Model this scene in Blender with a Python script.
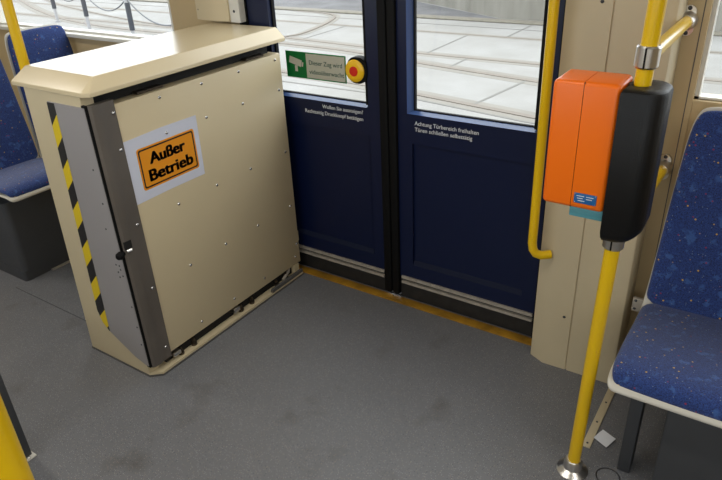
import bpy, bmesh, math, random
from mathutils import Vector, Matrix
random.seed(4)
S = bpy.context.scene
for o in list(bpy.data.objects): bpy.data.objects.remove(o)
COL = S.collection
PI = math.pi

# ------------------------------------------------------------------ camera
cam_d = bpy.data.cameras.new('camera'); cam = bpy.data.objects.new('camera', cam_d); COL.objects.link(cam)
cam_d.sensor_fit = 'HORIZONTAL'; cam_d.sensor_width = 36.0; cam_d.lens = 36.0 * 638.8 / 722.0
cam_d.clip_start = 0.02; cam_d.clip_end = 300
yaw, pit, rol = math.radians(-35.0), math.radians(28.08), math.radians(-2.87)
fw = Vector((math.sin(yaw)*math.cos(pit), math.cos(yaw)*math.cos(pit), -math.sin(pit)))
rt = fw.cross(Vector((0, 0, 1))).normalized(); up = rt.cross(fw)
rt2 = rt*math.cos(rol) + up*math.sin(rol); up2 = -rt*math.sin(rol) + up*math.cos(rol)
mw = Matrix((rt2, up2, -fw)).transposed().to_4x4(); mw.translation = Vector((0, 0, 1.6))
cam.matrix_world = mw
S.camera = cam

# ------------------------------------------------------------------ world, lamps, exposure
S.view_settings.view_transform = 'Standard'; S.view_settings.look = 'None'
S.view_settings.gamma = 1.0; S.view_settings.use_curve_mapping = False
S.view_settings.exposure = 0.0
W = bpy.data.worlds.new('overcast_sky'); S.world = W; W.use_nodes = True
nt = W.node_tree; nt.nodes.clear()
wo = nt.nodes.new('ShaderNodeOutputWorld'); bg = nt.nodes.new('ShaderNodeBackground')
tc = nt.nodes.new('ShaderNodeTexCoord'); sp = nt.nodes.new('ShaderNodeSeparateXYZ'); rp = nt.nodes.new('ShaderNodeValToRGB')
nt.links.new(tc.outputs['Generated'], sp.inputs[0]); nt.links.new(sp.outputs['Z'], rp.inputs[0])
rp.color_ramp.elements[0].position = 0.0; rp.color_ramp.elements[0].color = (0.80, 0.84, 0.90, 1)
rp.color_ramp.elements[1].position = 0.6; rp.color_ramp.elements[1].color = (1.0, 1.0, 1.0, 1)
nt.links.new(rp.outputs[0], bg.inputs[0]); bg.inputs[1].default_value = 4.0
nt.links.new(bg.outputs[0], wo.inputs[0])

def area(name, loc, rot, sx, sy, power, color=(1, 1, 1), portal=False):
    d = bpy.data.lights.new(name, 'AREA'); d.shape = 'RECTANGLE'; d.size = sx; d.size_y = sy
    d.energy = power; d.color = color
    if portal: d.cycles.is_portal = True
    o = bpy.data.objects.new(name, d); COL.objects.link(o); o.location = loc; o.rotation_euler = rot
    return o
# sky portals in the window openings (they give no light of their own)
area('sky_portal', (-3.28, 2.16, 1.45), (-PI/2, 0, 0), 1.6, 0.8, 0, portal=True)
area('sky_portal', (-1.29, 2.16, 1.40), (-PI/2, 0, 0), 1.2, 1.05, 0, portal=True)
area('sky_portal', (0.60, 2.16, 1.45), (-PI/2, 0, 0), 1.65, 0.8, 0, portal=True)
for px, sx, pz, sz in ((-3.3, 1.7, 1.42, .86), (-1.3, 1.3, 1.42, .86), (0.6, 1.7, 1.42, .86)):
    area('sky_portal', (px, -0.58, pz), (PI/2, 0, 0), sx, sz, 0, portal=True)

# ------------------------------------------------------------------ materials
def lin(c): return tuple((x/255/12.92 if x/255 <= .04045 else ((x/255+.055)/1.055)**2.4) for x in c) + (1,)
def mat(name, rgb, rough=.5, metal=0.0, spec=.5, var=0.0, vscale=8.0, bump=0.0, bscale=200.0, coat=0.0, emit=0.0):
    m = bpy.data.materials.new(name); m.use_nodes = True; n = m.node_tree; b = n.nodes['Principled BSDF']
    c = lin(rgb); b.inputs['Base Color'].default_value = c
    b.inputs['Roughness'].default_value = rough; b.inputs['Metallic'].default_value = metal
    b.inputs['Specular IOR Level'].default_value = spec; b.inputs['Coat Weight'].default_value = coat
    if emit: b.inputs['Emission Color'].default_value = c; b.inputs['Emission Strength'].default_value = emit
    t = n.nodes.new('ShaderNodeTexCoord')
    if var:
        z = n.nodes.new('ShaderNodeTexNoise'); z.inputs['Scale'].default_value = vscale; z.inputs['Detail'].default_value = 6
        r = n.nodes.new('ShaderNodeValToRGB'); k = 1-var
        r.color_ramp.elements[0].position = .35; r.color_ramp.elements[0].color = (c[0]*k, c[1]*k, c[2]*k, 1)
        r.color_ramp.elements[1].position = .65; r.color_ramp.elements[1].color = c
        n.links.new(t.outputs['Object'], z.inputs[0]); n.links.new(z.outputs[0], r.inputs[0]); n.links.new(r.outputs[0], b.inputs['Base Color'])
    if bump:
        z = n.nodes.new('ShaderNodeTexNoise'); z.inputs['Scale'].default_value = bscale; z.inputs['Detail'].default_value = 3
        bp = n.nodes.new('ShaderNodeBump'); bp.inputs['Strength'].default_value = bump; bp.inputs['Distance'].default_value = .002
        n.links.new(t.outputs['Object'], z.inputs[0]); n.links.new(z.outputs[0], bp.inputs['Height']); n.links.new(bp.outputs[0], b.inputs['Normal'])
    return m
M = {}
M['cream'] = mat('cream_lacquer', (203, 188, 155), .42, var=.05, vscale=3)
M['cream_lid'] = mat('cream_lid_lacquer', (212, 196, 162), .24, spec=.75)
M['cream_wall'] = mat('cream_wall_panel', (190, 168, 128), .5, var=.05, vscale=3)
M['pillar'] = mat('grey_cream_cladding', (193, 179, 149), .45, var=.07, vscale=5)
M['shell'] = mat('seat_shell_plastic', (198, 194, 184), .4)
M['sill'] = mat('window_sill_white', (214, 212, 204), .35)
M['navy'] = mat('navy_door_paint', (9, 20, 52), .35, spec=.35)
M['navy_lit'] = mat('navy_lit_bevel', (66, 90, 140), .22, spec=.9)  # door navy lightened: outside light caught by the bevels is in the colour
M['navy_dull'] = mat('dull_navy_moulding', (14, 22, 46), .7, spec=.2)
M['rubber'] = mat('black_rubber', (9, 9, 10), .7, spec=.2)
M['kick'] = mat('scuffed_black_strip', (34, 33, 33), .6, var=.5, vscale=30)
M['alu'] = mat('worn_aluminium', (182, 174, 162), .45, metal=.3, var=.2, vscale=40)
M['chrome'] = mat('chrome', (215, 213, 210), .28, metal=1.0)
M['screw'] = mat('screw_steel', (190, 190, 190), .22, metal=1.0)
M['yellow'] = mat('yellow_tube_paint', (226, 184, 6), .28, coat=.3)
M['thresh'] = mat('worn_yellow_strip', (164, 120, 24), .6, var=.45, vscale=14)
M['orange'] = mat('orange_plastic', (240, 110, 6), .32, bump=.15, bscale=400)
M['black'] = mat('black_textured_plastic', (4, 4, 5), .42, spec=.35, bump=.35, bscale=500)
M['dark'] = mat('dark_grey_paint', (62, 64, 68), .5, var=.1)
M['dark2'] = mat('black_latch_and_shade', (14, 13, 12), .8)  # near-black for the black latch and for shade painted inside the cabinet
M['steel'] = mat('brown_grey_sheet_metal', (108, 101, 94), .45, metal=.25, var=.12, vscale=5)
M['greyplate'] = mat('grey_sheet_metal', (150, 146, 146), .5, metal=.1)
M['gasket'] = mat('grey_sealant', (92, 90, 88), .7, var=.2)
M['mech'] = mat('oily_mechanism_metal', (92, 82, 70), .35, metal=.7, var=.5, vscale=60)
M['paper'] = mat('white_paper', (205, 208, 222), .6)
M['sign_orange'] = mat('sign_orange_print', (228, 146, 20), .5)
M['ink'] = mat('black_ink', (14, 14, 18), .5)
M['white'] = mat('white_lettering', (215, 218, 220), .5)
M['green'] = mat('sign_green', (12, 120, 60), .45)
M['signbg'] = mat('sign_pale', (214, 214, 200), .5)
def sticker(name, rgb):
    m = mat(name, rgb, .5); n = m.node_tree; b = n.nodes['Principled BSDF']; t = n.nodes.new('ShaderNodeBsdfTranslucent'); t.inputs[0].default_value = lin(rgb)
    x = n.nodes.new('ShaderNodeMixShader'); x.inputs[0].default_value = .45; o = [q for q in n.nodes if q.type == 'OUTPUT_MATERIAL'][0]
    n.links.new(b.outputs[0], x.inputs[1]); n.links.new(t.outputs[0], x.inputs[2]); n.links.new(x.outputs[0], o.inputs[0]); return m
M['green'] = sticker('sign_green', (16, 122, 62)); M['signbg'] = sticker('sign_pale', (236, 230, 214))
M['greentext'] = mat('sign_green_text', (22, 78, 56), .5)
M['red'] = mat('red_button', (206, 34, 20), .3)
M['btn_yellow'] = mat('yellow_button_ring', (236, 186, 20), .32)
M['plateblue'] = mat('blue_rating_plate', (28, 92, 150), .4)
M['teal'] = mat('teal_reader_pad', (84, 150, 160), .45)
M['ceiling'] = mat('ceiling_panel', (205, 200, 188), .6)
M['lamp'] = mat('added_lamp_diffuser', (255, 246, 230), .5, emit=1.5)  # glow of the added ceiling lamps
M['scrap'] = mat('paper_scrap', (222, 224, 230), .7)
M['rail_steel'] = mat('tram_rail_steel', (112, 105, 98), .8, metal=.0, var=.1)
M['bed'] = mat('stained_rail_bed', (121, 118, 112), .9, var=.12, vscale=3)
M['joint'] = mat('slab_joint_tar', (106, 105, 102), .9)
M['bollard_dark'] = mat('bollard_dark_sleeve', (54, 57, 64), .5)
M['bollard_white'] = mat('bollard_white_paint', (150, 150, 152), .5)
M['chain'] = mat('chain_steel', (80, 82, 86), .5)
M['kerb'] = mat('kerb_stone', (112, 108, 98), .8, var=.2)
M['asphalt'] = mat('verge_asphalt', (100, 100, 103), .9, var=.3, vscale=2)

def nodes_of(name, rough=.6):
    m = bpy.data.materials.new(name); m.use_nodes = True
    n = m.node_tree; b = n.nodes['Principled BSDF']; b.inputs['Roughness'].default_value = rough
    return m, n, b
def mixc(n, fac, a, bcol):
    x = n.nodes.new('ShaderNodeMix'); x.data_type = 'RGBA'
    for s, v in ((0, fac), (6, a), (7, bcol)):
        if isinstance(v, (tuple, float, int)): x.inputs[s].default_value = v
        else: n.links.new(v, x.inputs[s])
    return x.outputs[2]
def ramp(n, src, p0, p1, c0=(0, 0, 0, 1), c1=(1, 1, 1, 1)):
    r = n.nodes.new('ShaderNodeValToRGB'); r.color_ramp.elements[0].position = p0; r.color_ramp.elements[1].position = p1
    r.color_ramp.elements[0].color = c0; r.color_ramp.elements[1].color = c1; n.links.new(src, r.inputs[0]); return r.outputs[0]
def math_(n, op, a, b=0.0):
    x = n.nodes.new('ShaderNodeMath'); x.operation = op
    for i, v in enumerate((a, b)):
        if isinstance(v, (int, float)): x.inputs[i].default_value = v
        else: n.links.new(v, x.inputs[i])
    return x.outputs[0]

# speckled vinyl floor
def floor_mat():
    m, n, b = nodes_of('speckled_vinyl_floor', .42)
    t = n.nodes.new('ShaderNodeTexCoord').outputs['Object']
    def noise(s, d=4):
        z = n.nodes.new('ShaderNodeTexNoise'); z.inputs['Scale'].default_value = s; z.inputs['Detail'].default_value = d; n.links.new(t, z.inputs[0]); return z.outputs[0]
    base = mixc(n, ramp(n, noise(2.2, 5), .35, .7), lin((101, 102, 106)), lin((110, 111, 115)))
    base = mixc(n, ramp(n, noise(330, 2), .42, .62), base, lin((112, 113, 117)))
    def dots(scale, th, col):
        nonlocal base
        v = n.nodes.new('ShaderNodeTexVoronoi'); v.voronoi_dimensions = '2D'; v.inputs['Scale'].default_value = scale; n.links.new(t, v.inputs['Vector'])
        cs = n.nodes.new('ShaderNodeSeparateColor'); n.links.new(v.outputs['Color'], cs.inputs[0])
        k = math_(n, 'MULTIPLY', ramp(n, v.outputs['Distance'], th, th+.05, (1, 1, 1, 1), (0, 0, 0, 1)), math_(n, 'GREATER_THAN', cs.outputs[0], .78))
        base = mixc(n, k, base, col)
    dots(150, .15, lin((156, 156, 159))); dots(120, .11, lin((158, 144, 130))); dots(90, .10, lin((66, 68, 80)))
    # grime: brownish patches
    base = mixc(n, ramp(n, noise(5.5, 8), .60, .80, (0, 0, 0, 1), (.55, .55, .55, 1)), base, lin((66, 58, 50)))
    n.links.new(base, b.inputs['Base Color'])
    n.links.new(ramp(n, noise(4, 6), .3, .7, (.34, .34, .34, 1), (.5, .5, .5, 1)), b.inputs['Roughness'])
    bp = n.nodes.new('ShaderNodeBump'); bp.inputs['Strength'].default_value = .15; bp.inputs['Distance'].default_value = .001
    n.links.new(noise(300, 2), bp.inputs['Height']); n.links.new(bp.outputs[0], b.inputs['Normal'])
    return m
M['floor'] = floor_mat()
# moquette
def fabric_mat():
    m, n, b = nodes_of('blue_speckled_moquette', .9)
    b.inputs['Sheen Weight'].default_value = .25
    t = n.nodes.new('ShaderNodeTexCoord').outputs['Object']
    z = n.nodes.new('ShaderNodeTexNoise'); z.inputs['Scale'].default_value = 320; n.links.new(t, z.inputs[0])
    z2 = n.nodes.new('ShaderNodeTexNoise'); z2.inputs['Scale'].default_value = 28; z2.inputs['Detail'].default_value = 2; n.links.new(t, z2.inputs[0])
    base = mixc(n, ramp(n, z.outputs[0], .35, .65), lin((13, 33, 86)), lin((34, 64, 128)))
    base = mixc(n, ramp(n, z2.outputs[0], .60, .68, (0, 0, 0, 1), (.45, .45, .45, 1)), base, lin((66, 106, 170)))
    for sc, th, col in ((36, .09, (200, 160, 66)), (33, .08, (130, 40, 76)), (75, .09, (120, 134, 150)), (120, .2, (14, 26, 68))):
        v = n.nodes.new('ShaderNodeTexVoronoi'); v.inputs['Scale'].default_value = sc; n.links.new(t, v.inputs['Vector'])
        base = mixc(n, ramp(n, v.outputs['Distance'], th-.02, th+.03, (1, 1, 1, 1), (0, 0, 0, 1)), base, lin(col))
    n.links.new(base, b.inputs['Base Color'])
    bp = n.nodes.new('ShaderNodeBump'); bp.inputs['Strength'].default_value = .4; bp.inputs['Distance'].default_value = .002
    n.links.new(z.outputs[0], bp.inputs['Height']); n.links.new(bp.outputs[0], b.inputs['Normal'])
    return m
M['fabric'] = fabric_mat()
# black and yellow warning tape, slanting stripes fixed to the tape itself
def hazard_mat():
    m, n, b = nodes_of('black_yellow_warning_tape', .5)
    t = n.nodes.new('ShaderNodeTexCoord'); s = n.nodes.new('ShaderNodeSeparateXYZ'); n.links.new(t.outputs['Object'], s.inputs[0])
    d = math_(n, 'SUBTRACT', s.outputs['Z'], s.outputs['X'])          # stripes rise to the right
    f = math_(n, 'FRACT', math_(n, 'DIVIDE', math_(n, 'SUBTRACT', d, 2.690), .1466))
    g = math_(n, 'GREATER_THAN', f, .5)
    n.links.new(mixc(n, g, lin((22, 22, 26)), lin((218, 188, 22))), b.inputs['Base Color'])
    return m
M['hazard'] = hazard_mat()
# glass pane: clear, slightly reflecting
def glass_mat(name, tint=(.93, .95, .95)):
    m = bpy.data.materials.new(name); m.use_nodes = True; n = m.node_tree; n.nodes.clear()
    o = n.nodes.new('ShaderNodeOutputMaterial'); tr = n.nodes.new('ShaderNodeBsdfTransparent'); gl = n.nodes.new('ShaderNodeBsdfGlossy')
    tr.inputs[0].default_value = tint + (1,); gl.inputs['Roughness'].default_value = .02
    fr = n.nodes.new('ShaderNodeFresnel'); fr.inputs[0].default_value = 1.35
    mx = n.nodes.new('ShaderNodeMixShader'); n.links.new(fr.outputs[0], mx.inputs[0]); n.links.new(tr.outputs[0], mx.inputs[1]); n.links.new(gl.outputs[0], mx.inputs[2])
    ge = n.nodes.new('ShaderNodeNewGeometry')
    k = math_(n, 'MULTIPLY', fr.outputs[0], math_(n, 'SUBTRACT', 1.0, ge.outputs['Backfacing'])); n.links.new(k, mx.inputs[0])
    n.links.new(mx.outputs[0], o.inputs[0]); return m
M['glass'] = glass_mat('window_glass')
# street concrete
def street_mat():
    m, n, b = nodes_of('pale_street_concrete', .85)
    t = n.nodes.new('ShaderNodeTexCoord').outputs['Object']
    z = n.nodes.new('ShaderNodeTexNoise'); z.inputs['Scale'].default_value = 1.3; z.inputs['Detail'].default_value = 8; n.links.new(t, z.inputs[0])
    z2 = n.nodes.new('ShaderNodeTexNoise'); z2.inputs['Scale'].default_value = 40; z2.inputs['Detail'].default_value = 4; n.links.new(t, z2.inputs[0])
    c = mixc(n, ramp(n, z.outputs[0], .3, .7), lin((122, 121, 118)), lin((136, 136, 135)))
    c = mixc(n, ramp(n, z2.outputs[0], .5, .75, (0, 0, 0, 1), (.5, .5, .5, 1)), c, lin((112, 111, 109)))
    n.links.new(c, b.inputs['Base Color']); return m
M['street'] = street_mat()
def streetwall_mat():
    m, n, b = nodes_of('weathered_concrete_wall', .9)
    t = n.nodes.new('ShaderNodeTexCoord').outputs['Object']
    mp = n.nodes.new('ShaderNodeMapping'); mp.inputs['Scale'].default_value = (2, 2, .4); n.links.new(t, mp.inputs[0])
    z = n.nodes.new('ShaderNodeTexNoise'); z.inputs['Scale'].default_value = 2.0; z.inputs['Detail'].default_value = 8; n.links.new(mp.outputs[0], z.inputs[0])
    n.links.new(mixc(n, ramp(n, z.outputs[0], .35, .7), lin((110, 108, 101)), lin((130, 128, 121))), b.inputs['Base Color']); return m
M['streetwall'] = streetwall_mat()

# ------------------------------------------------------------------ mesh helpers
def new_bm(): return bmesh.new()
def bx(bm, x0, x1, y0, y1, z0, z1, bev=0.0, seg=2):
    r = bmesh.ops.create_cube(bm, size=1.0); vs = r['verts']
    for v in vs: v.co = Vector(((x0+x1)/2 + v.co.x*(x1-x0), (y0+y1)/2 + v.co.y*(y1-y0), (z0+z1)/2 + v.co.z*(z1-z0)))
    if bev:
        es = list({e for v in vs for e in v.link_edges})
        bmesh.ops.bevel(bm, geom=es, offset=bev, segments=seg, profile=.5, affect='EDGES')
def prism(bm, pts, frm, depth):
    """pts: 2D outline; frm: function (u, v, w) -> xyz; extruded from w=0 to depth"""
    a = [bm.verts.new(frm(u, v, 0)) for u, v in pts]; b = [bm.verts.new(frm(u, v, depth)) for u, v in pts]
    n = len(pts)
    bm.faces.new(a); bm.faces.new(b[::-1])
    for i in range(n): bm.faces.new((a[i], b[i], b[(i+1) % n], a[(i+1) % n]))
    bmesh.ops.recalc_face_normals(bm, faces=bm.faces)
def tube(bm, pts, r, seg=16, cap=True):
    pts = [Vector(p) for p in pts]; rings = []; prev = None
    for i, p in enumerate(pts):
        if i == 0: d = pts[1]-p
        elif i == len(pts)-1: d = p-pts[i-1]
        else: d = (pts[i+1]-p).normalized() + (p-pts[i-1]).normalized()
        d.normalize()
        if prev is None:
            a = Vector((0, 0, 1)) if abs(d.z) < .9 else Vector((1, 0, 0)); u = d.cross(a).normalized()
        else:
            u = (prev - d*prev.dot(d)).normalized()
        prev = u; w = d.cross(u)
        rr = r[i] if isinstance(r, (list, tuple)) else r
        rings.append([bm.verts.new(p + u*rr*math.cos(2*PI*k/seg) + w*rr*math.sin(2*PI*k/seg)) for k in range(seg)])
    for a, b in zip(rings, rings[1:]):
        for k in range(seg): bm.faces.new((a[k], a[(k+1) % seg], b[(k+1) % seg], b[k]))
    if cap: bm.faces.new(rings[0][::-1]); bm.faces.new(rings[-1])
    bmesh.ops.recalc_face_normals(bm, faces=bm.faces)
def cyl(bm, c, axis, r0, r1, h, seg=20):
    c = Vector(c); a = Vector(axis).normalized(); tube(bm, [c, c+a*h], [r0, r1], seg)
def dome(bm, c, axis, r, h, seg=12):
    c = Vector(c); a = Vector(axis).normalized()
    tube(bm, [c, c+a*h*.5, c+a*h*.9, c+a*h], [r, r*.85, r*.45, r*.1], seg)
def arc(c, r, a0, a1, n): return [(c[0]+r*math.cos(math.radians(a0+(a1-a0)*i/n)), c[1]+r*math.sin(math.radians(a0+(a1-a0)*i/n))) for i in range(n+1)]
def rrect(x0, x1, y0, y1, r, n=4):
    return arc((x1-r, y1-r), r, 0, 90, n) + arc((x0+r, y1-r), r, 90, 180, n) + arc((x0+r, y0+r), r, 180, 270, n) + arc((x1-r, y0+r), r, 270, 360, n)

def obj(name, bm, m, parent=None, smooth=True, ang=35):
    me = bpy.data.meshes.new(name); bm.to_mesh(me); bm.free()
    ms = m if isinstance(m, (list, tuple)) else [m]
    for q in ms: me.materials.append(q)
    if smooth:
        me.shade_smooth(); me.set_sharp_from_angle(angle=math.radians(ang))
    o = bpy.data.objects.new(name, me); COL.objects.link(o)
    if parent:
        o.parent = parent; o.matrix_parent_inverse = parent.matrix_world.inverted()
    return o
def box(name, m, parent, *a, bev=0.0):
    bm = new_bm(); bx(bm, *a, bev=bev); return obj(name, bm, m, parent)
def tag(o, label, cat, group=None):
    o['label'] = label; o['category'] = cat
    if group: o['group'] = group
    return o
def thing(name, label, cat, loc=(0, 0, 0), group=None):
    o = bpy.data.objects.new(name, None); COL.objects.link(o); o.empty_display_size = .1
    o.location = loc; o.matrix_world = Matrix.Translation(loc)
    return tag(o, label, cat, group)
def struct(name, bm, m, parent=None):
    o = obj(name, bm, m, parent)
    if not parent: o['kind'] = 'structure'
    return o
def sbox(name, m, *a, bev=0.0):
    bm = new_bm(); bx(bm, *a, bev=bev); return struct(name, bm, m)
XF = lambda x0: (lambda u, v, w: (x0+w, u, v))      # u=y v=z, grows to +x
YF = lambda y0: (lambda u, v, w: (u, y0-w, v))      # u=x v=z, grows to -y
ZF = lambda z0: (lambda u, v, w: (u, v, z0+w))
def text(name, body, size, loc, face, m, parent, align='LEFT', bold=0.0, width=None, depth=.0006):
    cu = bpy.data.curves.new(name, 'FONT'); cu.body = body; cu.size = size; cu.align_x = align; cu.extrude = depth
    t = bpy.data.objects.new(name, cu); COL.objects.link(t)
    dg = bpy.context.evaluated_depsgraph_get(); me = bpy.data.meshes.new_from_object(t.evaluated_get(dg))
    bpy.data.objects.remove(t); bpy.data.curves.remove(cu)
    if width:
        xs = [v.co.x for v in me.vertices]; k = width/(max(xs)-min(xs))
        for v in me.vertices: v.co.x *= k
    if bold:
        tb = bmesh.new()
        for sx, sy in ((-1, -.5), (1, -.5), (-1, .5), (1, .5)):
            k0 = len(tb.verts); tb.from_mesh(me); tb.verts.ensure_lookup_table()
            for q in tb.verts[k0:]: q.co.x += sx*bold; q.co.y += sy*bold
        tb.to_mesh(me); tb.free()
    R = {'door': Matrix(((1, 0, 0), (0, 0, -1), (0, 1, 0))), 'panel': Matrix(((0, 0, 1), (1, 0, 0), (0, 1, 0)))}[face]
    for v in me.vertices: v.co = R @ v.co + Vector(loc)
    me.materials.clear(); me.materials.append(m); me.name = name
    o = bpy.data.objects.new(name, me); COL.objects.link(o)
    if parent: o.parent = parent; o.matrix_parent_inverse = parent.matrix_world.inverted()
    return o

# ------------------------------------------------------------------ the outside: street, rails, kerb, wall
GZ = -0.4
bm = new_bm(); bx(bm, -40, 30, -40, 40, GZ-.2, GZ); struct('ground', bm, M['street'])
bm = new_bm(); bx(bm, -40, 30, 10.85, 11.1, GZ, GZ+.03, bev=.01); struct('kerb', bm, M['kerb'])
# dark verge between kerb and wall, narrowing to the right
bm = new_bm(); prism(bm, [(-40, 11.1), (-3.5, 11.1), (-4.6, 11.2), (-7.2, 12.7), (-14, 16.5), (-40, 30)], ZF(GZ), .012); struct('verge', bm, M['asphalt'])
bm = new_bm(); prism(bm, [(-14, 16.6), (-7.2, 12.8), (-4.6, 11.28), (-3.6, 11.28), (12, 11.28), (12, 11.7), (-4.2, 11.7), (-14, 17.2)], ZF(GZ), 1.7); struct('wall_street', bm, M['streetwall'])
# rails as flat grooved strips following polylines
def strip(name, pts, w, h, m, z=GZ):
    bm = new_bm(); L = []; R = []
    P = [Vector((p[0], p[1], 0)) for p in pts]
    for i, p in enumerate(P):
        d = (P[min(i+1, len(P)-1)] - P[max(i-1, 0)]).normalized(); nn = Vector((-d.y, d.x, 0))
        L.append(p+nn*w/2); R.append(p-nn*w/2)
    vs = [[bm.verts.new((q.x, q.y, k)) for q in (l, r) for k in (z, z+h)] for l, r in zip(L, R)]   # l0 l1 r0 r1
    for a, b in zip(vs, vs[1:]):
        for f in ((1, 3), (3, 2), (2, 0), (0, 1)): bm.faces.new((a[f[0]], a[f[1]], b[f[1]], b[f[0]]))
    bm.faces.new([vs[0][k] for k in (0, 1, 3, 2)]); bm.faces.new([vs[-1][k] for k in (0, 1, 3, 2)])
    bmesh.ops.recalc_face_normals(bm, faces=bm.faces)
    return obj(name, bm, m)
def smoothpts(pts, n=6):
    out = []
    for i in range(len(pts)-1):
        p0 = pts[max(i-1, 0)]; p1 = pts[i]; p2 = pts[i+1]; p3 = pts[min(i+2, len(pts)-1)]
        for k in range(n):
            t = k/n
            out.append(tuple(.5*((2*p1[j]) + (-p0[j]+p2[j])*t + (2*p0[j]-5*p1[j]+4*p2[j]-p3[j])*t*t + (-p0[j]+3*p1[j]-3*p2[j]+p3[j])*t**3) for j in (0, 1)))
    out.append(pts[-1]); return out
rails = [
 ([(-40, 9.78), (-8.7, 9.77), (-3.3, 9.73), (12, 9.7)], 'pale tram rail crossing both door windows just in front of the kerb', .06),
 ([(-40, 8.6), (-7.2, 8.45), (-4.6, 8.23), (-2.8, 8.22), (12, 8.2)], 'dark tram rail second from the kerb, seen through the door windows', .09),
 ([(-24, 11.6), (-20.5, 11.0), (-17.85, 10.04), (-15.6, 9.1), (-13.6, 8.43), (-11.6, 8.05), (-9.6, 8.0), (-7.8, 8.06), (-5.9, 8.0), (-4.34, 7.71), (-2.55, 7.39), (-.5, 7.1), (2, 6.9), (5, 6.8), (9, 6.7)], 'tram rail curving in behind the bollards and running on past the doors', .10),
 ([(-12, 6.5), (-7, 6.6), (-5, 6.5), (-3.55, 6.32), (-2.06, 6.06), (2, 5.6), (12, 5.3)], 'tram rail nearest to the tram doors on the street', .10),
 ([(-21, 11.9), (-18, 10.7), (-15.6, 9.77), (-12.5, 8.95), (-9.9, 8.5), (-7.26, 8.48)], 'thin tram rail slanting across the paving behind the bollards', .05),
 ([(-9, 10.9), (-7.77, 10.57), (-7.24, 9.1), (-7.4, 8.4), (-8.5, 7.6)], 'curved switch rail crossing the tracks in the left door window', .07)]
for ri_, (pts, lab, w) in enumerate(rails):
    pp = smoothpts(pts) if ri_ in (2, 4, 5) else pts
    strip('rail_bed', pp, w*3.2, .001+.0005*ri_, M['bed'])['kind'] = 'structure'
    strip('tram_rail', pp, w*.8, .005+.002*ri_, M['rail_steel'])['kind'] = 'structure'
# slab joints are part of the paving
for pts in ([(-4.48, 8.28), (-4.51, 9.7)], [(-3.8, 7.7), (-3.8, 8.18)], [(-2.8, 6.2), (-2.65, 7.4)], [(-3.87, 9.8), (-3.87, 10.8)], [(-6.9, 8.5), (-6.9, 9.7)], [(-1.2, 7.2), (-1.2, 8.2)], [(-9.4, 8.2), (-9.4, 9.7)], [(-30, 10.4), (-3, 10.4)], [(-12, 6.15), (-3.5, 6.15), (-2.1, 5.9), (3, 5.4)]):
    strip('paving_joint', pts, .035, .004, M['joint'])['kind'] = 'structure'
# bollards with chains
BP = [(-14.9, 8.5), (-13.13, 8.07), (-11.41, 7.62), (-9.19, 6.91), (-6.9, 6.2)]
BL = {1: 'dark sleeved bollard farthest left behind the seat window', 2: 'dark sleeved bollard, middle of the three through the left window', 3: 'bollard nearest the cabinet, dark sleeve under a white cap'}
for i in (1, 2, 3):
    x, y = BP[i]
    b = thing('bollard', BL[i], 'bollard', (x, y, GZ), 'chained bollards along the street')
    bm = new_bm(); cyl(bm, (x, y, GZ), (0, 0, 1), .05, .05, .03); cyl(bm, (x, y, GZ+.03), (0, 0, 1), .03, .03, .24); obj('base', bm, M['bollard_white'], b)
    bm = new_bm(); cyl(bm, (x, y, GZ+.27), (0, 0, 1), .042, .042, .43); obj('sleeve', bm, M['bollard_dark'], b)
    bm = new_bm(); cyl(bm, (x, y, GZ+.70), (0, 0, 1), .045, .045, .16); dome(bm, (x, y, GZ+.86), (0, 0, 1), .045, .05); obj('cap', bm, M['bollard_white'], b)
CL = ['slack steel chain hanging left of the farthest bollard', 'slack steel chain between the two left bollards', 'slack steel chain between the two right bollards', 'slack steel chain running right from the nearest bollard']
for i in range(4):
    a = Vector((*BP[i], GZ+.74)); b_ = Vector((*BP[i+1], GZ+.74)); pts = []; e_ = (b_-a).normalized()*.047; a += e_; b_ -= e_
    for k in range(13):
        t = k/12; p = a.lerp(b_, t); p.z -= .26*4*t*(1-t); pts.append(p)
    if i == 3: pts = pts[:10]
    bm = new_bm(); tube(bm, pts, .012, 6)
    tag(obj('chain', bm, M['chain']), CL[i], 'chain', 'chains between the bollards')

# ------------------------------------------------------------------ tram shell
XL, XR, YB, YW, HC = -5.0, 2.6, -0.5, 2.1, 2.25
sbox('floor', M['floor'], XL, XR, YB-.1, 2.12, -.12, 0)
sbox('ceiling', M['ceiling'], XL, XR, YB-.1, 2.25, HC, HC+.08)
sbox('wall_end', M['cream_wall'], XL-.08, XL, YB-.1, 2.2, 0, HC)
sbox('wall_front', M['cream_wall'], XR, XR+.08, YB-.1, 2.2, 0, HC)
# door side wall, left part
sbox('wall_left', M['cream_wall'], XL, -2.04, YW, YW+.08, 0, 1.03)
sbox('wall_left_pier', M['cream_wall'], -2.475, -2.04, 2.09, YW+.08, 1.03, HC, bev=.004)
sbox('wall_left_header', M['cream_wall'], XL, -2.475, 2.09, YW+.08, 1.9, HC)
sbox('wall_left_corner', M['cream_wall'], XL, -4.05, 2.09, YW+.08, 1.03, 1.9)
sbox('wall_header', M['cream_wall'], -2.04, -.60, 2.12, YW+.08, 1.98, HC)
# right part
sbox('wall_right', M['cream_wall'], -.31, XR, YW-.015, YW+.08, 0, 1.03)
sbox('wall_right_pier', M['cream_wall'], -.62, -.235, 2.08, YW+.08, 0.0, HC)
sbox('wall_right_header', M['cream_wall'], -.235, XR, 2.085, YW+.08, 1.9, HC)
sbox('wall_right_corner', M['cream_wall'], 1.45, XR, 2.085, YW+.08, 1.03, 1.9)
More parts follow.
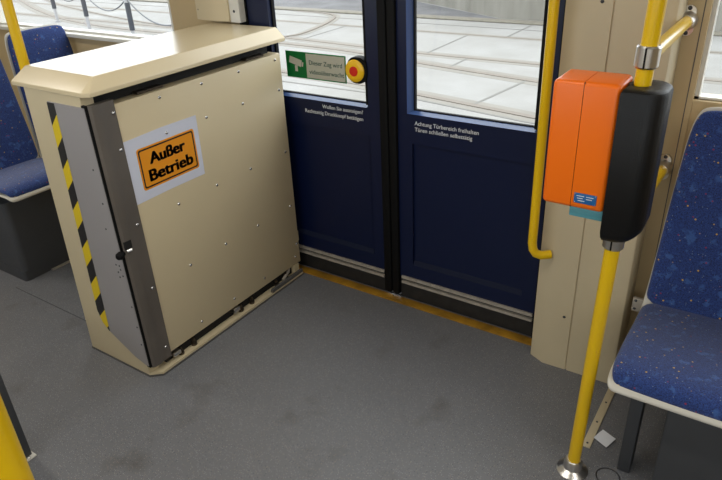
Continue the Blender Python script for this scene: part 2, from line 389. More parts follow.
# opposite side wall with windows
def opp():
    bm = new_bm()
    bx(bm, XL, XR, YB-.1, YB, 0, .98); bx(bm, XL, XR, YB-.1, YB, 1.86, HC)
    for a, b in ((XL, -4.2), (-2.45, -1.97), (-.64, -.26), (1.46, XR)): bx(bm, a, b, YB-.1, YB, .98, 1.86)
    struct('wall_back', bm, M['cream_wall'])
opp()
def window(n, x0, x1, z0, z1, y, sill=True, fr=.025):
    bm = new_bm()
    bx(bm, x0, x0+fr, y-.012, y+.03, z0, z1); bx(bm, x1-fr, x1, y-.012, y+.03, z0, z1)
    bx(bm, x0, x1, y-.012, y+.03, z1-fr, z1); bx(bm, x0, x1, y-.012, y+.03, z0, z0+fr*.5)
    w = struct('window_%d' % n, bm, M['sill'])
    bm = new_bm(); bx(bm, x0+fr*.6, x1-fr*.6, y+.008, y+.014, z0, z1-fr*.6); obj('pane', bm, M['glass'], w)
    if sill:
        bm = new_bm(); bx(bm, x0-.02, x1, y-.055 if y > 0 else y-.01, y+.0 if y > 0 else y+.055, z0-.018, z0+.002, bev=.004); obj('sill', bm, M['sill'], w)
window(1, -4.05, -2.475, 1.032, 1.9, 2.115)
window(2, -.235, 1.45, 1.032, 1.9, 2.115, sill=False, fr=.012)
window(3, -4.2, -2.45, .98, 1.86, YB-.06, sill=False)
window(4, -1.97, -.64, .98, 1.86, YB-.06, sill=False)
window(5, -.26, 1.46, .98, 1.86, YB-.06, sill=False)
# narrow grooved joint line on the right pier
sbox('trim_1', M['gasket'], -.2525, -.2500, 2.0785, 2.082, 0, HC)
# unseen ceiling lamps, added to brighten the interior
for lx, lab in ((-3.4, 'added unseen ceiling lamp over the paired seats'), (-1.2, 'added unseen ceiling lamp over the doorway'), (1.0, 'added unseen ceiling lamp over the single seat')):
    t = thing('added_ceiling_lamp', lab, 'lamp', (lx, .8, HC), 'added ceiling lamps')
    box('frame', M['alu'], t, lx-.66, lx+.66, .70, .90, HC-.03, HC)
    box('diffuser', M['lamp'], t, lx-.63, lx+.63, .72, .88, HC-.036, HC-.03)
    d = area('added_fill_light', (lx, .8, HC-.045), (0, 0, 0), 1.2, .14, 9.0, (1.0, .95, .86)); d.parent = t; d.matrix_parent_inverse = t.matrix_world.inverted()

# ------------------------------------------------------------------ the doors
def leaf(n, x0, x1, gx0, gx1, rx0, rx1):
    """x0..x1 leaf, gx pane opening, rx recessed lower panel"""
    gz0, gz1 = .858, 1.92; y = 2.09; z0, z1 = .115, 1.98
    bm = new_bm()
    for a in ((x0, gx0-(.02 if n == 2 else .002), z0, z1), (gx1+.008, x1, z0, z1)): bx(bm, a[0], a[1], y, y+.045, a[2], a[3])
    bx(bm, gx0-.02, gx1+.008, y, y+.045, .74, gz0-.0); bx(bm, gx0-.02, gx1+.008, y, y+.045, gz1, z1); bx(bm, gx0-.02, gx1+.008, y, y+.045, z0, .185)
    # lower panel: frame around a shallow recess
    bx(bm, gx0-.02, rx0, y, y+.045, .185, .74); bx(bm, rx1, gx1+.008, y, y+.045, .185, .74)
    w = struct('door_%d' % n, bm, M['navy'])
    bm = new_bm(); bx(bm, rx0, rx1, y+.012, y+.03, .19, .74); obj('panel', bm, M['navy'], w)
    bm = new_bm()   # sloping ledge and moulding under the recessed panel
    prism(bm, [(y, .185), (y+.012, .185), (y+.012, .205)], lambda u, v, k: (rx0+k, u, v), rx1-rx0); obj('panel_moulding', bm, M['navy_dull'], w)
    # bevelled blue frame round the glass, its lit look put into the colour
    bm = new_bm()
    prism(bm, [(y, gz0), (y+.028, gz0+.013), (y+.028, gz0)], lambda u, v, k: (gx0-.02+k, u, v), gx1-gx0+.02)
    if n == 2: prism(bm, [(y, gx0-.02), (y+.028, gx0+.0), (y+.028, gx0-.02)], lambda u, v, k: (v, u, gz0+k), gz1-gz0)
    else: bx(bm, gx0-.021, gx0-.016, y+.002, y+.03, gz0, gz1)
    obj('window_bead', bm, M['navy_lit'], w)
    bm = new_bm()   # black gasket
    g = .005
    bx(bm, gx0-.001, gx0+g, y+.02, y+.034, gz0+.010, gz1); bx(bm, gx1-g, gx1+.008, y+.004, y+.034, gz0+.010, gz1)
    bx(bm, gx0-.001, gx1+.004, y+.022, y+.034, gz0+.010, gz0+.010+g); obj('gasket', bm, M['rubber'], w)
    bm = new_bm(); bx(bm, gx0, gx1, y+.026, y+.031, gz0+.010, gz1); obj('pane', bm, M['glass'], w)
    bm = new_bm()
    bx(bm, x0+.01, x1-.005, y-.008, y+.03, .106, .119); bx(bm, x0+.01, x1-.005, y-.008, y+.03, .082, .094); obj('rail_strip', bm, M['alu'], w)
    bm = new_bm(); bx(bm, x0, x1, y+.004, y+.03, .004, .115); obj('kick_strip', bm, M['kick'], w)
    return w
dl = leaf(1, -1.99, -1.335, -1.874, -1.403, -1.872, -1.393)
dr = leaf(2, -1.258, -.645, -1.196, -.705, -1.194, -.701)
for d_, xa, xb in ((dl, -1.335, -1.297), (dr, -1.293, -1.258)):
    bm = new_bm(); bx(bm, xa, xb, 2.075, 2.125, .02, 1.98, bev=.006); obj('rubber_edge', bm, M['rubber'], d_)
text('lettering', 'Achtung Türbereich freihalten', .0225, (-1.182, 2.089, .818), 'door', M['white'], dr, width=.268)
text('lettering', 'Türen schließen selbsttätig', .0225, (-1.182, 2.089, .793), 'door', M['white'], dr, width=.243)
text('lettering', 'Wollen Sie aussteigen?', .0225, (-1.421, 2.089, .829), 'door', M['white'], dl, align='RIGHT', width=.205)
text('lettering', 'Rechtzeitig Druckknopf betätigen', .0225, (-1.421, 2.089, .800), 'door', M['white'], dl, align='RIGHT', width=.298)
# bright bolt at the foot of the meeting edge
bm = new_bm(); dome(bm, (-1.287, 2.074, .012), (0, -1, 0), .006, .004); obj('bolt', bm, M['screw'], dr)
# door surround
sbox('trim_2', M['rubber'], -2.04, -1.992, 2.085, 2.14, 0, 1.98)
sbox('trim_3', M['rubber'], -.645, -.617, 2.085, 2.14, 0, 1.98)
sbox('trim_4', M['thresh'], -2.04, -.62, 2.038, 2.084, 0, .006, bev=.002)
sbox('trim_5', M['rubber'], -2.04, -.60, 2.10, 2.18, -.05, .004)

# pillar cladding, right of the door
bm = new_bm()
pl_ = [(-.615, 2.088), (-.612, 1.99), (-.556, 1.962), (-.470, 1.965), (-.4685, 1.970), (-.4655, 1.970), (-.464, 1.965), (-.312, 1.966), (-.302, 1.970), (-.297, 1.980), (-.296, 2.079)]
prism(bm, pl_, ZF(0.001), HC-.002); struct('trim_6', bm, M['pillar'])
for sx, sz, lab in ((-.495, .233, 'small dark screw low on the cream pillar cladding'), (-.501, 1.314, 'small dark screw high on the cream pillar cladding')):
    bm = new_bm(); dome(bm, (sx, 1.9635, sz), (0, -1, 0), .0055, .003); tag(obj('screw', bm, M['dark']), lab, 'screw', 'pillar screws')
# cover box on the pier left of the door
t = thing('junction_box', 'cream cover box on the wall pier above the cabinet lid', 'box', (-2.15, 2.06, 1.14))
bm = new_bm(); prism(bm, [(-2.252, 2.09), (-2.252, 2.045), (-2.20, 2.032), (-2.10, 2.032), (-2.055, 2.042), (-2.055, 2.09)], ZF(1.164), .5); obj('housing', bm, M['cream'], t)
box('side_strip', M['sill'], t, -2.055, -2.0, 2.05, 2.088, 1.16, 1.66)
for sx in (-2.235, -2.03):
    bm = new_bm(); dome(bm, (sx, 2.044 if sx < -2.1 else 2.05, 1.205), (0, -1, 0), .006, .004); obj('screw', bm, M['dark'], t)

# ------------------------------------------------------------------ green surveillance sign and exit button on the left pane
t = thing('surveillance_sign', 'green and white camera surveillance sticker on the left door window', 'sign', (-1.655, 2.11, .945))
yy = 2.1155
box('border', M['green'], t, -1.823, -1.512, yy-.002, yy, .938, 1.048)
box('text_field', M['signbg'], t, -1.714, -1.517, yy-.003, yy-.0018, .943, 1.043)
text('lettering', 'Dieser Zug wird', .026, (-1.700, yy-.0032, .999), 'door', M['greentext'], t, width=.168)
text('lettering', 'videoüberwacht', .026, (-1.700, yy-.0032, .961), 'door', M['greentext'], t, width=.178)
bm = new_bm()
def rot2(pts, a, c):
    a = math.radians(a); return [(c[0]+math.cos(a)*x-math.sin(a)*y, c[1]+math.sin(a)*x+math.cos(a)*y) for x, y in pts]
prism(bm, rot2([(-.034, -.014), (.030, -.014), (.030, .014), (-.034, .014)], -14, (-1.770, 1.006)), YF(yy-.002), .0014)
prism(bm, rot2([(.033, -.010), (.040, -.010), (.040, .008), (.033, .008)], -14, (-1.770, 1.006)), YF(yy-.002), .0014)
prism(bm, [(-1.776, .99), (-1.762, .99), (-1.762, .965), (-1.776, .965)], YF(yy-.002), .0014)
obj('camera_pictogram', bm, M['signbg'], t)
t = thing('exit_button', 'round yellow door button with red centre beside the green sticker', 'button', (-1.448, 2.09, 1.0))
bm = new_bm(); prism(bm, rrect(-1.485, -1.392, .953, 1.057, .04, 6), YF(2.116), .032); obj('mounting_plate', bm, M['rubber'], t)
bm = new_bm(); tube(bm, [(-1.447, 2.086, 1.003), (-1.447, 2.080, 1.003), (-1.447, 2.075, 1.003), (-1.447, 2.073, 1.003)], [.044, .044, .038, .024], 32); obj('ring', bm, M['btn_yellow'], t)
bm = new_bm(); tube(bm, [(-1.447, 2.075, 1.003), (-1.447, 2.071, 1.003), (-1.447, 2.070, 1.003)], [.020, .019, .012], 24); obj('push_face', bm, M['red'], t)

# ------------------------------------------------------------------ the lift cabinet
cab = thing('wheelchair_lift_cabinet', 'cream metal lift cabinet with an out-of-order notice beside the tram door', 'cabinet', (-1.98, 1.6, 0))
def basepts(g=0.0): return [(-2.176-g, 1.118-g), (-1.815, 1.118-g), (-1.772+g, 1.155), (-1.768+g, 2.028+g), (-2.176-g, 2.028+g)]
bm = new_bm(); prism(bm, basepts(.0), ZF(0), .008); obj('base_gasket', bm, M['gasket'], cab)
bm = new_bm(); prism(bm, basepts(-.003), ZF(.008), .010); obj('base_plate', bm, M['cream'], cab)
box('shade_core', M['dark2'], cab, -2.08, -1.84, 1.17, 2.02, .018, 1.10)  # dark block standing in for the shade inside the cabinet
# end frame: tapering cream plate
bm = new_bm(); prism(bm, [(-2.172, .018), (-1.812, .018), (-1.812, 1.10), (-2.116, 1.10)], YF(1.165), .045); obj('end_frame', bm, M['cream'], cab)
bm = new_bm(); prism(bm, [(-2.172, .018), (-2.116, 1.10), (-2.08, 1.10), (-2.08, .018)], YF(2.02), .855); obj('rear_panel', bm, M['cream'], cab)
bm = new_bm(); prism(bm, [(-2.046, .237), (-2.031, .185), (-1.996, .15), (-1.868, .078), (-1.815, .062), (-1.798, .062), (-1.797, 1.068), (-1.992, 1.068)], YF(1.12), .005); obj('cover_plate', bm, M['greyplate'], cab)
bm = new_bm(); prism(bm, [(-2.046, .237), (-2.031, .185), (-2.0, .154), (-1.953, 1.066), (-1.992, 1.066)], YF(1.115), .0012); obj('warning_tape', bm, M['hazard'], cab)
# small holes in the cover plate
def pt(p): return p
for hx, hz in ((-1.83, .86), (-1.825, .74), (-1.845, .64), (-1.84, .50), (-1.822, .50), (-1.838, .47), (-1.82, .485), (-1.835, .45), (-1.815, .46), (-1.81, .33), (-1.81, .24), (-1.81, .16)):
    bm = new_bm(); cyl(bm, (hx, 1.115, hz), (0, -1, 0), .0035, .003, .0012, 10); obj('rivet_hole', bm, M['dark'], cab)
# dark hinge gap and bent sheet-metal corner profile
box('hinge', M['rubber'], cab, -1.812, -1.793, 1.117, 1.126, .055, 1.075)
bm = new_bm(); prism(bm, [(-1.808, 1.1265), (-1.793, 1.1265), (-1.7855, 1.134), (-1.7835, 1.165), (-1.7865, 1.170), (-1.7865, 1.217), (-1.808, 1.217)], ZF(.05), 1.022); obj('corner_profile', bm, M['steel'], cab)
# big riveted side panel, thin folded edge
bm = new_bm(); bx(bm, -1.806, -1.79, 1.2175, 2.038, .064, 1.055, bev=.003); bx(bm, -1.86, -1.800, 1.2175, 2.038, 1.048, 1.0545); obj('side_panel', bm, M['cream'], cab)
scr = [(1.207, 1.031), (1.203, .907), (1.199, .633), (1.399, 1.032), (1.594, 1.033), (1.592, .907), (1.789, .907), (2.011, .907), (1.399, .906), (1.59, .634), (1.393, .633), (1.785, .633), (2.01, .632), (1.783, .37), (2.005, .371), (1.2, .372), (1.198, .104), (1.392, .371), (1.587, .372), (1.393, .103), (1.781, .104), (1.585, .104), (2.002, .105), (2.02, .167), (1.789, 1.033), (2.005, 1.033)]
for sy, sz in scr:
    bm = new_bm(); xs = -1.786 if sy < 1.21 else -1.79
    dome(bm, (xs, sy, sz), (1, 0, 0), .0062, .004, 12); obj('screw', bm, M['screw'], cab)
# folded flange at the far edge
bm = new_bm(); bx(bm, -1.83, -1.806, 2.03, 2.045, .10, .46); bx(bm, -1.83, -1.80, 2.038, 2.048, .50, 1.04); bx(bm, -1.812, -1.80, 2.036, 2.052, .17, .22); obj('rear_flange', bm, M['cream'], cab)
# latch knob
k = box('latch', M['dark2'], cab, -1.80, -1.783, 1.130, 1.158, .565, .595)
bm = new_bm(); tube(bm, [(-1.800, 1.125, .553), (-1.793, 1.105, .550), (-1.79, 1.098, .549)], [.012, .014, .009], 16); obj('knob', bm, M['rubber'], cab)
bm = new_bm(); tube(bm, [(-1.784, 1.135, .560), (-1.776, 1.15, .562)], .005, 10); obj('latch_pin', bm, M['chrome'], cab)
# mechanism showing under the panel, with the gap's shade as a dark strip
bm = new_bm(); bx(bm, -1.838, -1.81, 1.22, 2.0, .045, .075); obj('bottom_rail', bm, M['mech'], cab)
box('gap_shade', M['dark2'], cab, -1.845, -1.808, 1.20, 2.0, .018, .05)  # near-black strip painting the shade in the gap, not a part
for my in (1.27, 1.34, 1.62, 1.69, 1.86, 1.93):
    bm = new_bm(); cyl(bm, (-1.799, my, .018), (0, 0, 1), .013, .013, .010, 8); cyl(bm, (-1.799, my, .036), (0, 0, 1), .008, .006, .014, 8); obj('bolt', bm, M['mech'], cab)
bm = new_bm(); bx(bm, -1.806, -1.784, 1.225, 1.262, .034, .050, bev=.002); obj('bracket', bm, M['chrome'], cab)
bm = new_bm(); bx(bm, -1.806, -1.786, 1.57, 1.605, .036, .056, bev=.002); obj('bracket', bm, M['chrome'], cab)
bm = new_bm(); tube(bm, [(-1.79, 1.90, .030), (-1.80, 1.95, .045), (-1.82, 1.99, .075)], .008, 8); obj('lever', bm, M['alu'], cab)
box('bracket', M['cream'], cab, -1.812, -1.79, 1.985, 2.02, .018, .062)
box('drip_edge', M['gasket'], cab, -1.781, -1.769, 1.80, 2.022, .018, .034)
# hinge plates in the gap under the lid
for a, b in ((1.33, 1.44), (1.86, 1.96)):
    box('hinge_plate', M['mech'], cab, -1.86, -1.81, a, b, 1.056, 1.064)
box('top_brace', M['cream'], cab, -2.12, -1.90, 1.135, 1.165, 1.07, 1.1)
# lid: shallow truncated pyramid with a small upright lip
bm = new_bm()
lo = [(-2.182, 1.118), (-1.800, 1.118), (-1.773, 1.132), (-1.773, 2.062), (-2.182, 2.062)]
def ring(pts, z): return [bm.verts.new((x, y, z)) for x, y in pts]
r0 = ring(lo, 1.100); r1 = ring(lo, 1.114)
r2 = ring([(-2.172, 1.176), (-1.800, 1.172), (-1.797, 1.176), (-1.803, 2.048), (-2.172, 2.048)], 1.154)
bm.faces.new(r0[::-1]); bm.faces.new(r2)
for a, b in ((r0, r1), (r1, r2)):
    for i in range(5): bm.faces.new((a[i], a[(i+1) % 5], b[(i+1) % 5], b[i]))
bmesh.ops.recalc_face_normals(bm, faces=bm.faces)
bmesh.ops.bevel(bm, geom=list(bm.edges), offset=.0018, segments=1, profile=.5, affect='EDGES')
obj('lid', bm, M['cream_lid'], cab, ang=14)

# out-of-order notice taped on the side panel
t = thing('paper_notice', 'white sheet with an orange out-of-order sign on the cabinet panel', 'notice', (-1.789, 1.38, .81))
bm = new_bm()
P = [(1.2185, .700), (1.38, .703), (1.539, .701), (1.542, .930), (1.38, .932), (1.2185, .927)]
prism(bm, P, XF(-1.7898), .0008); obj('sheet', bm, M['paper'], t)
bm = new_bm(); prism(bm, rrect(1.259, 1.519, .736, .887, .010), XF(-1.789), .0004); obj('sign_field', bm, M['sign_orange'], t)
bm = new_bm()
o_ = rrect(1.265, 1.513, .742, .881, .008); i_ = rrect(1.2705, 1.5075, .7475, .8755, .006)
n = len(o_); vo = [bm.verts.new((-1.7884, u, v)) for u, v in o_]; vi = [bm.verts.new((-1.7884, u, v)) for u, v in i_]
for i in range(n): bm.faces.new((vo[i], vo[(i+1) % n], vi[(i+1) % n], vi[i]))
bmesh.ops.recalc_face_normals(bm, faces=bm.faces)
obj('border_line', bm, M['ink'], t)
text('lettering', 'Außer', .057, (-1.788, 1.308, .822), 'panel', M['ink'], t, width=.158, bold=.0024)
text('lettering', 'Betrieb', .058, (-1.788, 1.289, .762), 'panel', M['ink'], t, width=.198, bold=.0024)
bm = new_bm(); dome(bm, (-1.789, 1.399, .906), (1, 0, 0), .006, .005); obj('screw', bm, M['screw'], t)

# ------------------------------------------------------------------ grab poles
def flange(bm, c, r=.036, h=.012):
    x, y, z = c; tube(bm, [(x, y, z), (x, y, z+.004), (x, y, z+.007), (x, y, z+.016), (x, y, z+.044), (x, y, z+.048)], [r, r, r*.9, r*.60, r*.54, r*.47], 28)
pole = thing('grab_pole', 'yellow vertical pole carrying the orange ticket validator', 'pole', (-.299, 1.51, 0))
def PX(z): return (-.2975+.0190*z, 1.51-.008*z, z)
bm = new_bm(); tube(bm, [PX(.02), PX(.8), PX(1.6), PX(HC)], .0185, 24); obj('tube', bm, M['yellow'], pole)
bm = new_bm(); flange(bm, (-.2975, 1.51, 0), .047)
obj('floor_flange', bm, M['chrome'], pole)
for a in range(4):
    bm = new_bm(); dome(bm, (-.2975+.038*math.cos(a*PI/2+.4), 1.51+.038*math.sin(a*PI/2+.4), .006), (0, 0, 1), .0045, .003); obj('screw', bm, M['screw'], pole)
def clamp(z0, z1, par, name='clamp'):
    bm = new_bm(); a = Vector(PX(z0)); b = Vector(PX(z1)); d = b-a
    tube(bm, [a, a+d*.08, a+d*.92, b], [.0225, .0255, .0255, .0225], 28)
    c = obj(name, bm, M['chrome'], par)
    bm = new_bm(); q = (a+b)/2; bx(bm, q.x-.002, q.x+.002, q.y-.0262, q.y-.0245, z0+.002, z1-.002); obj('split_line', bm, M['rubber'], c)
clamp(1.250, 1.298, pole); clamp(.800, .845, pole)
# horizontal rails from the pole to the wall
def wall_rail(z0, z1, x1, label):
    t = thing('grab_rail', label, 'rail', (x1, 2.04, z1), 'short horizontal rails behind the validator')
    a = Vector(PX(z0)) + Vector((0, .026, 0)); b = Vector((x1, 2.062, z1))
    bm = new_bm(); tube(bm, [a, b], .0165, 20); obj('tube', bm, M['yellow'], t)
    bm = new_bm(); outl = arc((x1, z1+.024), .018, 0, 180, 8) + arc((x1, z1-.024), .018, 180, 360, 8)
    prism(bm, outl, YF(2.0795), .008); fl = obj('wall_flange', bm, M['chrome'], t)
    bm = new_bm(); tube(bm, [(x1, 2.072, z1), (x1, 2.045, z1), (x1, 2.038, z1)], [.026, .0215, .019], 24); obj('collar', bm, M['chrome'], t)
    for s in (-1, 1):
        bm = new_bm(); dome(bm, (x1, 2.0715, z1+s*.034), (0, -1, 0), .006, .004); obj('screw', bm, M['dark'], fl)
wall_rail(1.270, 1.256, -.287, 'upper yellow rail from the pole clamp to the wall')
wall_rail(.822, .815, -.277, 'lower yellow rail behind the black validator mount')
# left pole behind the cabinet
pole2 = thing('grab_pole', 'yellow pole between the cabinet and the paired blue seats', 'pole', (-2.35, 1.268, 0))
def P2(z): return (-2.366+.012*z, 1.270+.002*z, z)
bm = new_bm(); tube(bm, [P2(.02), P2(1.2), P2(HC)], .0185, 24); obj('tube', bm, M['yellow'], pole2)
bm = new_bm(); flange(bm, (-2.366, 1.27, 0), .042); obj('floor_flange', bm, M['chrome'], pole2)
# pole right beside the camera, lower left
pole3 = thing('grab_pole', 'blurred yellow pole rising at the bottom left corner', 'pole', (-.494, .148, 0))
NX, NY = -.4845, .1433
bm = new_bm(); tube(bm, [(NX, NY, .02), (NX, NY, HC)], .019, 32); obj('tube', bm, M['yellow'], pole3)
bm = new_bm(); flange(bm, (NX, NY, 0), .040); obj('floor_flange', bm, M['chrome'], pole3)
# door handle rail
t = thing('door_handle', 'long yellow handle rail along the right edge of the door', 'handle', (-.62, 1.95, .48))
hp = [(-.629, 1.93, 1.95), (-.626, 1.93, .520), (-.622, 1.931, .496), (-.612, 1.934, .480), (-.595, 1.942, .473), (-.570, 1.964, .473)]
bm = new_bm(); tube(bm, hp, .0155, 20); obj('tube', bm, M['yellow'], t)
bm = new_bm(); tube(bm, [(-.629, 1.93, 1.95), (-.60, 1.98, 1.95)], .0155, 16); obj('end_fixing', bm, M['yellow'], t)

# ------------------------------------------------------------------ ticket validator
v = thing('ticket_validator', 'orange ticket validator with black mount on the yellow pole', 'ticket validator', (-.34, 1.5, .84))
def rounded_box(x0, x1, y0, y1, z0, z1, r, seg=4):
    bm = new_bm(); bx(bm, x0, x1, y0, y1, z0, z1, bev=r, seg=seg); return bm
def half(x, left):
    bm = rounded_box(-.4545, -.3045, 1.440, 1.556, .914, 1.221, .012)
    bmesh.ops.bisect_plane(bm, geom=list(bm.verts)+list(bm.edges)+list(bm.faces), plane_co=(x, 0, 0), plane_no=(1, 0, 0), clear_outer=left, clear_inner=not left)
    es = [e for e in bm.edges if e.is_boundary]
    bmesh.ops.contextual_create(bm, geom=es); bmesh.ops.recalc_face_normals(bm, faces=bm.faces); return bm
obj('housing', half(-.3840, True), M['orange'], v)
h2 = obj('housing_cover', half(-.3826, False), M['orange'], v)
bm = new_bm(); bx(bm, -.3842, -.3824, 1.4420, 1.554, .916, 1.2190); obj('seam', bm, M['rubber'], v)
bm = new_bm(); bx(bm, -.376, -.323, 1.4385, 1.4402, .931, .957, bev=.0005); rpz = obj('rating_plate', bm, M['plateblue'], v)
for i, (a, b, c) in enumerate(((-.370, -.352, .950), (-.347, -.330, .950), (-.368, -.355, .944), (-.347, -.333, .944), (-.366, -.350, .938))):
    bm = new_bm(); bx(bm, a, b, 1.4380, 1.4386, c-.0008, c+.0008); obj('plate_print', bm, M['white'], rpz)
for a in (-.3735, -.3255):
    for c in (.9335, .9545):
        bm = new_bm(); dome(bm, (a, 1.4385, c), (0, -1, 0), .0016, .001, 8); obj('plate_screw', bm, M['screw'], rpz)
box('reader_pad', M['teal'], v, -.388, -.306, 1.455, 1.535, .886, .9135, bev=.003)
# black D-shaped mount with a hole for the pole
bm = new_bm()
cx, cy = PX(1.0)[0], PX(1.0)[1]
outer = [(-.303, 1.430), (-.262, 1.430)] + arc((-.256, 1.474), .044, -75, 0, 6) + arc((-.256, 1.514), .044, 0, 90, 6) + [(-.303, 1.558)]
# resample the outline by angle so that it can be bridged with the inner circle
def ray_poly(a):
    d = Vector((math.cos(a), math.sin(a))); best = None
    for i in range(len(outer)):
        p = Vector(outer[i]); q = Vector(outer[(i+1) % len(outer)]); e = q-p
        den = d.x*e.y - d.y*e.x
        if abs(den) < 1e-9: continue
        w = p-Vector((cx, cy)); t = (w.x*e.y - w.y*e.x)/den; s = (w.x*d.y - w.y*d.x)/den
        if t > 0 and -1e-6 <= s <= 1+1e-6: best = t if best is None else min(best, t)
    return best
angs = sorted(set([2*PI*k/48 for k in range(48)] + [math.atan2(p[1]-cy, p[0]-cx) % (2*PI) for p in outer]))
N = len(angs); rr = [ray_poly(a) for a in angs]
zs = [(.846, .35), (.842, .0), (.842, -.09)]
lev = []   # (z, inset)
for z, ins in ((1.213, .030), (1.213, .010), (1.209, .003), (1.202, 0.0), (.872, 0.0), (.856, .004), (.846, .012), (.842, .024)):
    lev.append([bm.verts.new((cx+(r-ins)*math.cos(a), cy+(r-ins)*math.sin(a), z + (.03*max(0, (math.cos(a)))**2 if z < .88 else 0))) for a, r in zip(angs, rr)])
ri = .0245
it = [bm.verts.new((cx+ri*math.cos(a), cy+ri*math.sin(a), 1.213)) for a in angs]; ib = [bm.verts.new((cx+ri*math.cos(a), cy+ri*math.sin(a), .85)) for a in angs]
seq = [it] + lev + [ib, it]
for A, B in zip(seq, seq[1:]):
    for i in range(N):
        j = (i+1) % N
        try: bm.faces.new((A[i], A[j], B[j], B[i]))
        except ValueError: pass
bmesh.ops.recalc_face_normals(bm, faces=bm.faces)
obj('pole_mount', bm, M['black'], v)

# ------------------------------------------------------------------ seats
def sweep(path, widths, t, off=0.0, edge=.016, crown=.004, soft=(1, 1)):
    """padded strip: path of (y, z) for its under side, normal towards the sitter"""
    bm = new_bm(); rings = []
    n = len(path)
    for i, (y, z) in enumerate(path):
        a = path[max(i-1, 0)]; b = path[min(i+1, n-1)]
        d = Vector((b[0]-a[0], b[1]-a[1])).normalized(); nr = Vector((-d.y, d.x))
        w = widths[i]; tt = t*(.35 if (i == 0 and soft[0]) or (i == n-1 and soft[1]) else (.85 if (i == 1 and soft[0]) or (i == n-2 and soft[1]) else 1))
        prof = [(-w, 0), (-w, tt*.55), (-w+edge*.3, tt*.85), (-w+edge, tt)]
        prof += [(-w+edge+(2*w-2*edge)*k/8, tt+crown*math.sin(PI*k/8)) for k in range(1, 8)]
        prof += [(w-edge, tt), (w-edge*.3, tt*.85), (w, tt*.55), (w, 0)]
        rings.append([bm.verts.new((u, y+nr.x*(h+off), z+nr.y*(h+off))) for u, h in prof])
    for A, B in zip(rings, rings[1:]):
        m = len(A)
        for k in range(m): bm.faces.new((A[k], A[(k+1) % m], B[(k+1) % m], B[k]))
    bm.faces.new(rings[0]); bm.faces.new(rings[-1][::-1])
    bmesh.ops.recalc_face_normals(bm, faces=bm.faces)
    return bm
def seat_shape():
    cush = [(.030, .418), (.026, .424), (.034, .434), (.06, .440), (.12, .438), (.22, .424), (.34, .403), (.44, .390), (.508, .388)]
    back = [(.505, .392), (.511, .440), (.518, .54), (.532, .64), (.545, .75), (.557, .87), (.567, .97), (.571, 1.02), (.572, 1.035)]
    return cush, back
def interp(path, k):
    return path
def make_seat(label, group, leg_at=None, bracket=False):
    root = thing('tram_chair', label, 'seat', (0, 0, 0), group)
    cush, back = seat_shape(); W_ = .205
    wc = [W_-.030, W_-.010, W_, W_+.006, W_+.008, W_+.010, W_+.012, W_+.014, W_+.014]
    wb = [W_+.014, W_+.011, W_+.008, W_+.004, W_, W_-.006, W_-.012, W_-.026, W_-.050]
    whole = [(.004, .400), (-.002, .410), (.006, .424), (.03, .436), (.10, .437), (.20, .425), (.32, .404), (.42, .389), (.48, .384), (.503, .396), (.514, .45), (.524, .54), (.538, .64), (.551, .75), (.563, .87), (.573, .97), (.577, 1.02), (.578, 1.042)]
    ww = [W_-.028, W_-.006, W_+.004, W_+.009, W_+.011, W_+.013, W_+.015, W_+.018, W_+.018, W_+.018, W_+.015, W_+.011, W_+.007, W_+.003, W_-.003, W_-.009, W_-.022, W_-.044]
    sh = obj('shell', sweep(whole, ww, .014, off=-.012, edge=.006, crown=0), M['shell'], root, ang=60)
    md = sh.modifiers.new('s', 'SUBSURF'); md.levels = 1; md.render_levels = 2
    for nm, pth, wd, sf in (('cushion', cush, wc, (1, 0)), ('backrest', back, wb, (0, 1))):
        o = obj(nm, sweep(pth, wd, .026, off=0.0, edge=.02, soft=sf), M['fabric'], root, ang=80)
        md = o.modifiers.new('s', 'SUBSURF'); md.levels = 1; md.render_levels = 2
    if leg_at:
        lx, ly = leg_at
        bm = new_bm(); bx(bm, lx-.018, lx+.018, ly-.03, ly+.03, 0, .43, bev=.003); obj('leg', bm, M['dark'], root)
    if leg_at and leg_at[0] < -.18:
        bm = new_bm(); bx(bm, lx-.024, lx+.022, ly-.034, ly+.046, 0, .006, bev=.002); obj('foot_plate', bm, M['shell'], root)
        bm = new_bm(); dome(bm, (lx, ly+.038, .006), (0, 0, 1), .006, .006); obj('foot_bolt', bm, M['chrome'], root)
    if bracket:
        bm = new_bm(); bx(bm, -.258, -.215, .530, .545, .335, .385, bev=.003); b = obj('bracket', bm, M['alu'], root)
        for q in (.352, .383):
            bm = new_bm(); dome(bm, (-.248, .530, q-.006), (0, -1, 0), .005, .002); obj('screw', bm, M['dark'], b)
    return root
def place(r, x, y, rz):
    r.location = (x, y, 0); r.rotation_euler = (0, 0, rz)
def copy_tree(o, parent=None):
    c = o.copy(); COL.objects.link(c)
    if parent is not None: c.parent = parent
    for ch in list(o.children): copy_tree(ch, c)
    return c
sR = make_seat('blue speckled seat right of the validator pole, under the window', None, leg_at=(-.142, .177), bracket=True)
place(sR, -.235+.213, 1.436, 0)
sL = make_seat('nearer blue seat of the pair left of the cabinet', 'paired blue seats left of the cabinet')
place(sL, -2.80, 1.484, PI/2); sL.scale = (1.0, .93, 1.0); sL.location.z = .05
sL2 = copy_tree(sL); sL2['label'] = 'farther blue seat of the pair, beside the window behind the cabinet'
place(sL2, -2.80, 1.904, PI/2); sL2.scale = (.87, .93, 1.0); sL2.location.z = .05
sF = make_seat('seat mostly outside the left frame edge, only its dark leg visible', None, leg_at=(-.185, .56))
place(sF, -2.43, .44, -PI/2)

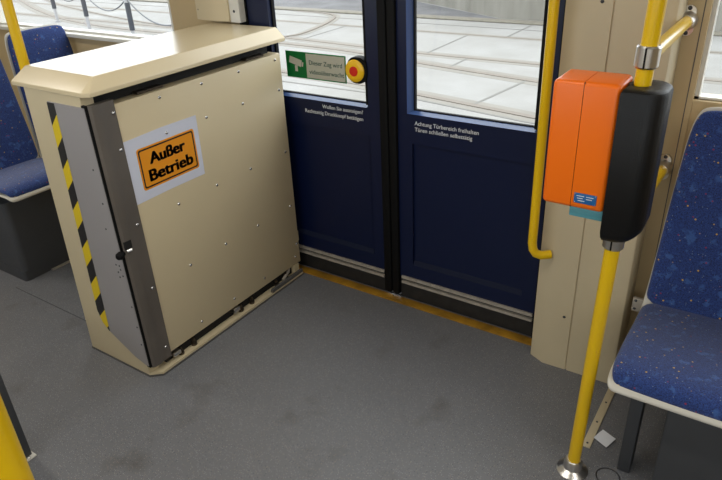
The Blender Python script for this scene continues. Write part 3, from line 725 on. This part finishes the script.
# under-seat boxes
bm = new_bm(); bx(bm, -.078, .36, 1.50, 2.07, 0, .365, bev=.008); tag(obj('heater_box', bm, M['dark']), 'dark grey heater box under the right-hand seat', 'heater box')
t = thing('seat_plinth', 'dark grey box carrying the pair of blue seats on the left', 'seat base', (-3.1, 1.7, 0))
bm = new_bm(); prism(bm, rrect(-3.40, -2.925, 1.29, 2.085, .03, 4), ZF(.055), .365); obj('body', bm, M['dark'], t)
bm = new_bm(); prism(bm, rrect(-3.40, -2.93, 1.285, 2.085, .015, 3), ZF(0), .055); obj('foot', bm, M['dark'], t)
box('edge_strip', M['alu'], t, -2.93, -2.915, 1.42, 2.08, 0, .006)

# ------------------------------------------------------------------ small things on the floor
t = thing('cable_cover', 'narrow beige screwed strip on the floor behind the yellow pole', 'cover strip', (-.288, 1.75, 0))
bm = new_bm(); bx(bm, -.302, -.276, 1.622, 1.955, 0, .005, bev=.0015); obj('strip', bm, M['pillar'], t)
for q in (1.64, 1.75, 1.86):
    bm = new_bm(); dome(bm, (-.289, q, .005), (0, 0, 1), .004, .002); obj('screw', bm, M['dark'], t)
bm = new_bm(); prism(bm, [(-.278, 1.672), (-.232, 1.650), (-.215, 1.700), (-.262, 1.722)], ZF(.0052), .0008)
bmesh.ops.subdivide_edges(bm, edges=list(bm.edges), cuts=3, use_grid_fill=True)
for q in bm.verts: q.co.z += .12*(q.co.x+.246)**2*10*.4 + .002*math.sin(q.co.y*60)*.5 + .001
p_ = tag(obj('paper_scrap', bm, M['scrap']), 'small white paper scrap on the floor beside the yellow pole', 'paper scrap')
bm = new_bm(); n = 32
a = [bm.verts.new((-.196+.036*math.cos(2*PI*k/n), 1.538+.036*math.sin(2*PI*k/n), .0008)) for k in range(n)]
b = [bm.verts.new((-.196+.033*math.cos(2*PI*k/n), 1.538+.033*math.sin(2*PI*k/n), .0008)) for k in range(n)]
for k in range(n): bm.faces.new((a[k], a[(k+1) % n], b[(k+1) % n], b[k]))
bmesh.ops.solidify(bm, geom=list(bm.faces), thickness=.0006)
o = obj('trim_7', bm, M['gasket']); o['kind'] = 'structure'
# welded seams of the vinyl
bm = new_bm(); bx(bm, -2.93, -2.30, 1.226, 1.229, 0, .0008); o = obj('trim_8', bm, M['dark']); o['kind'] = 'structure'
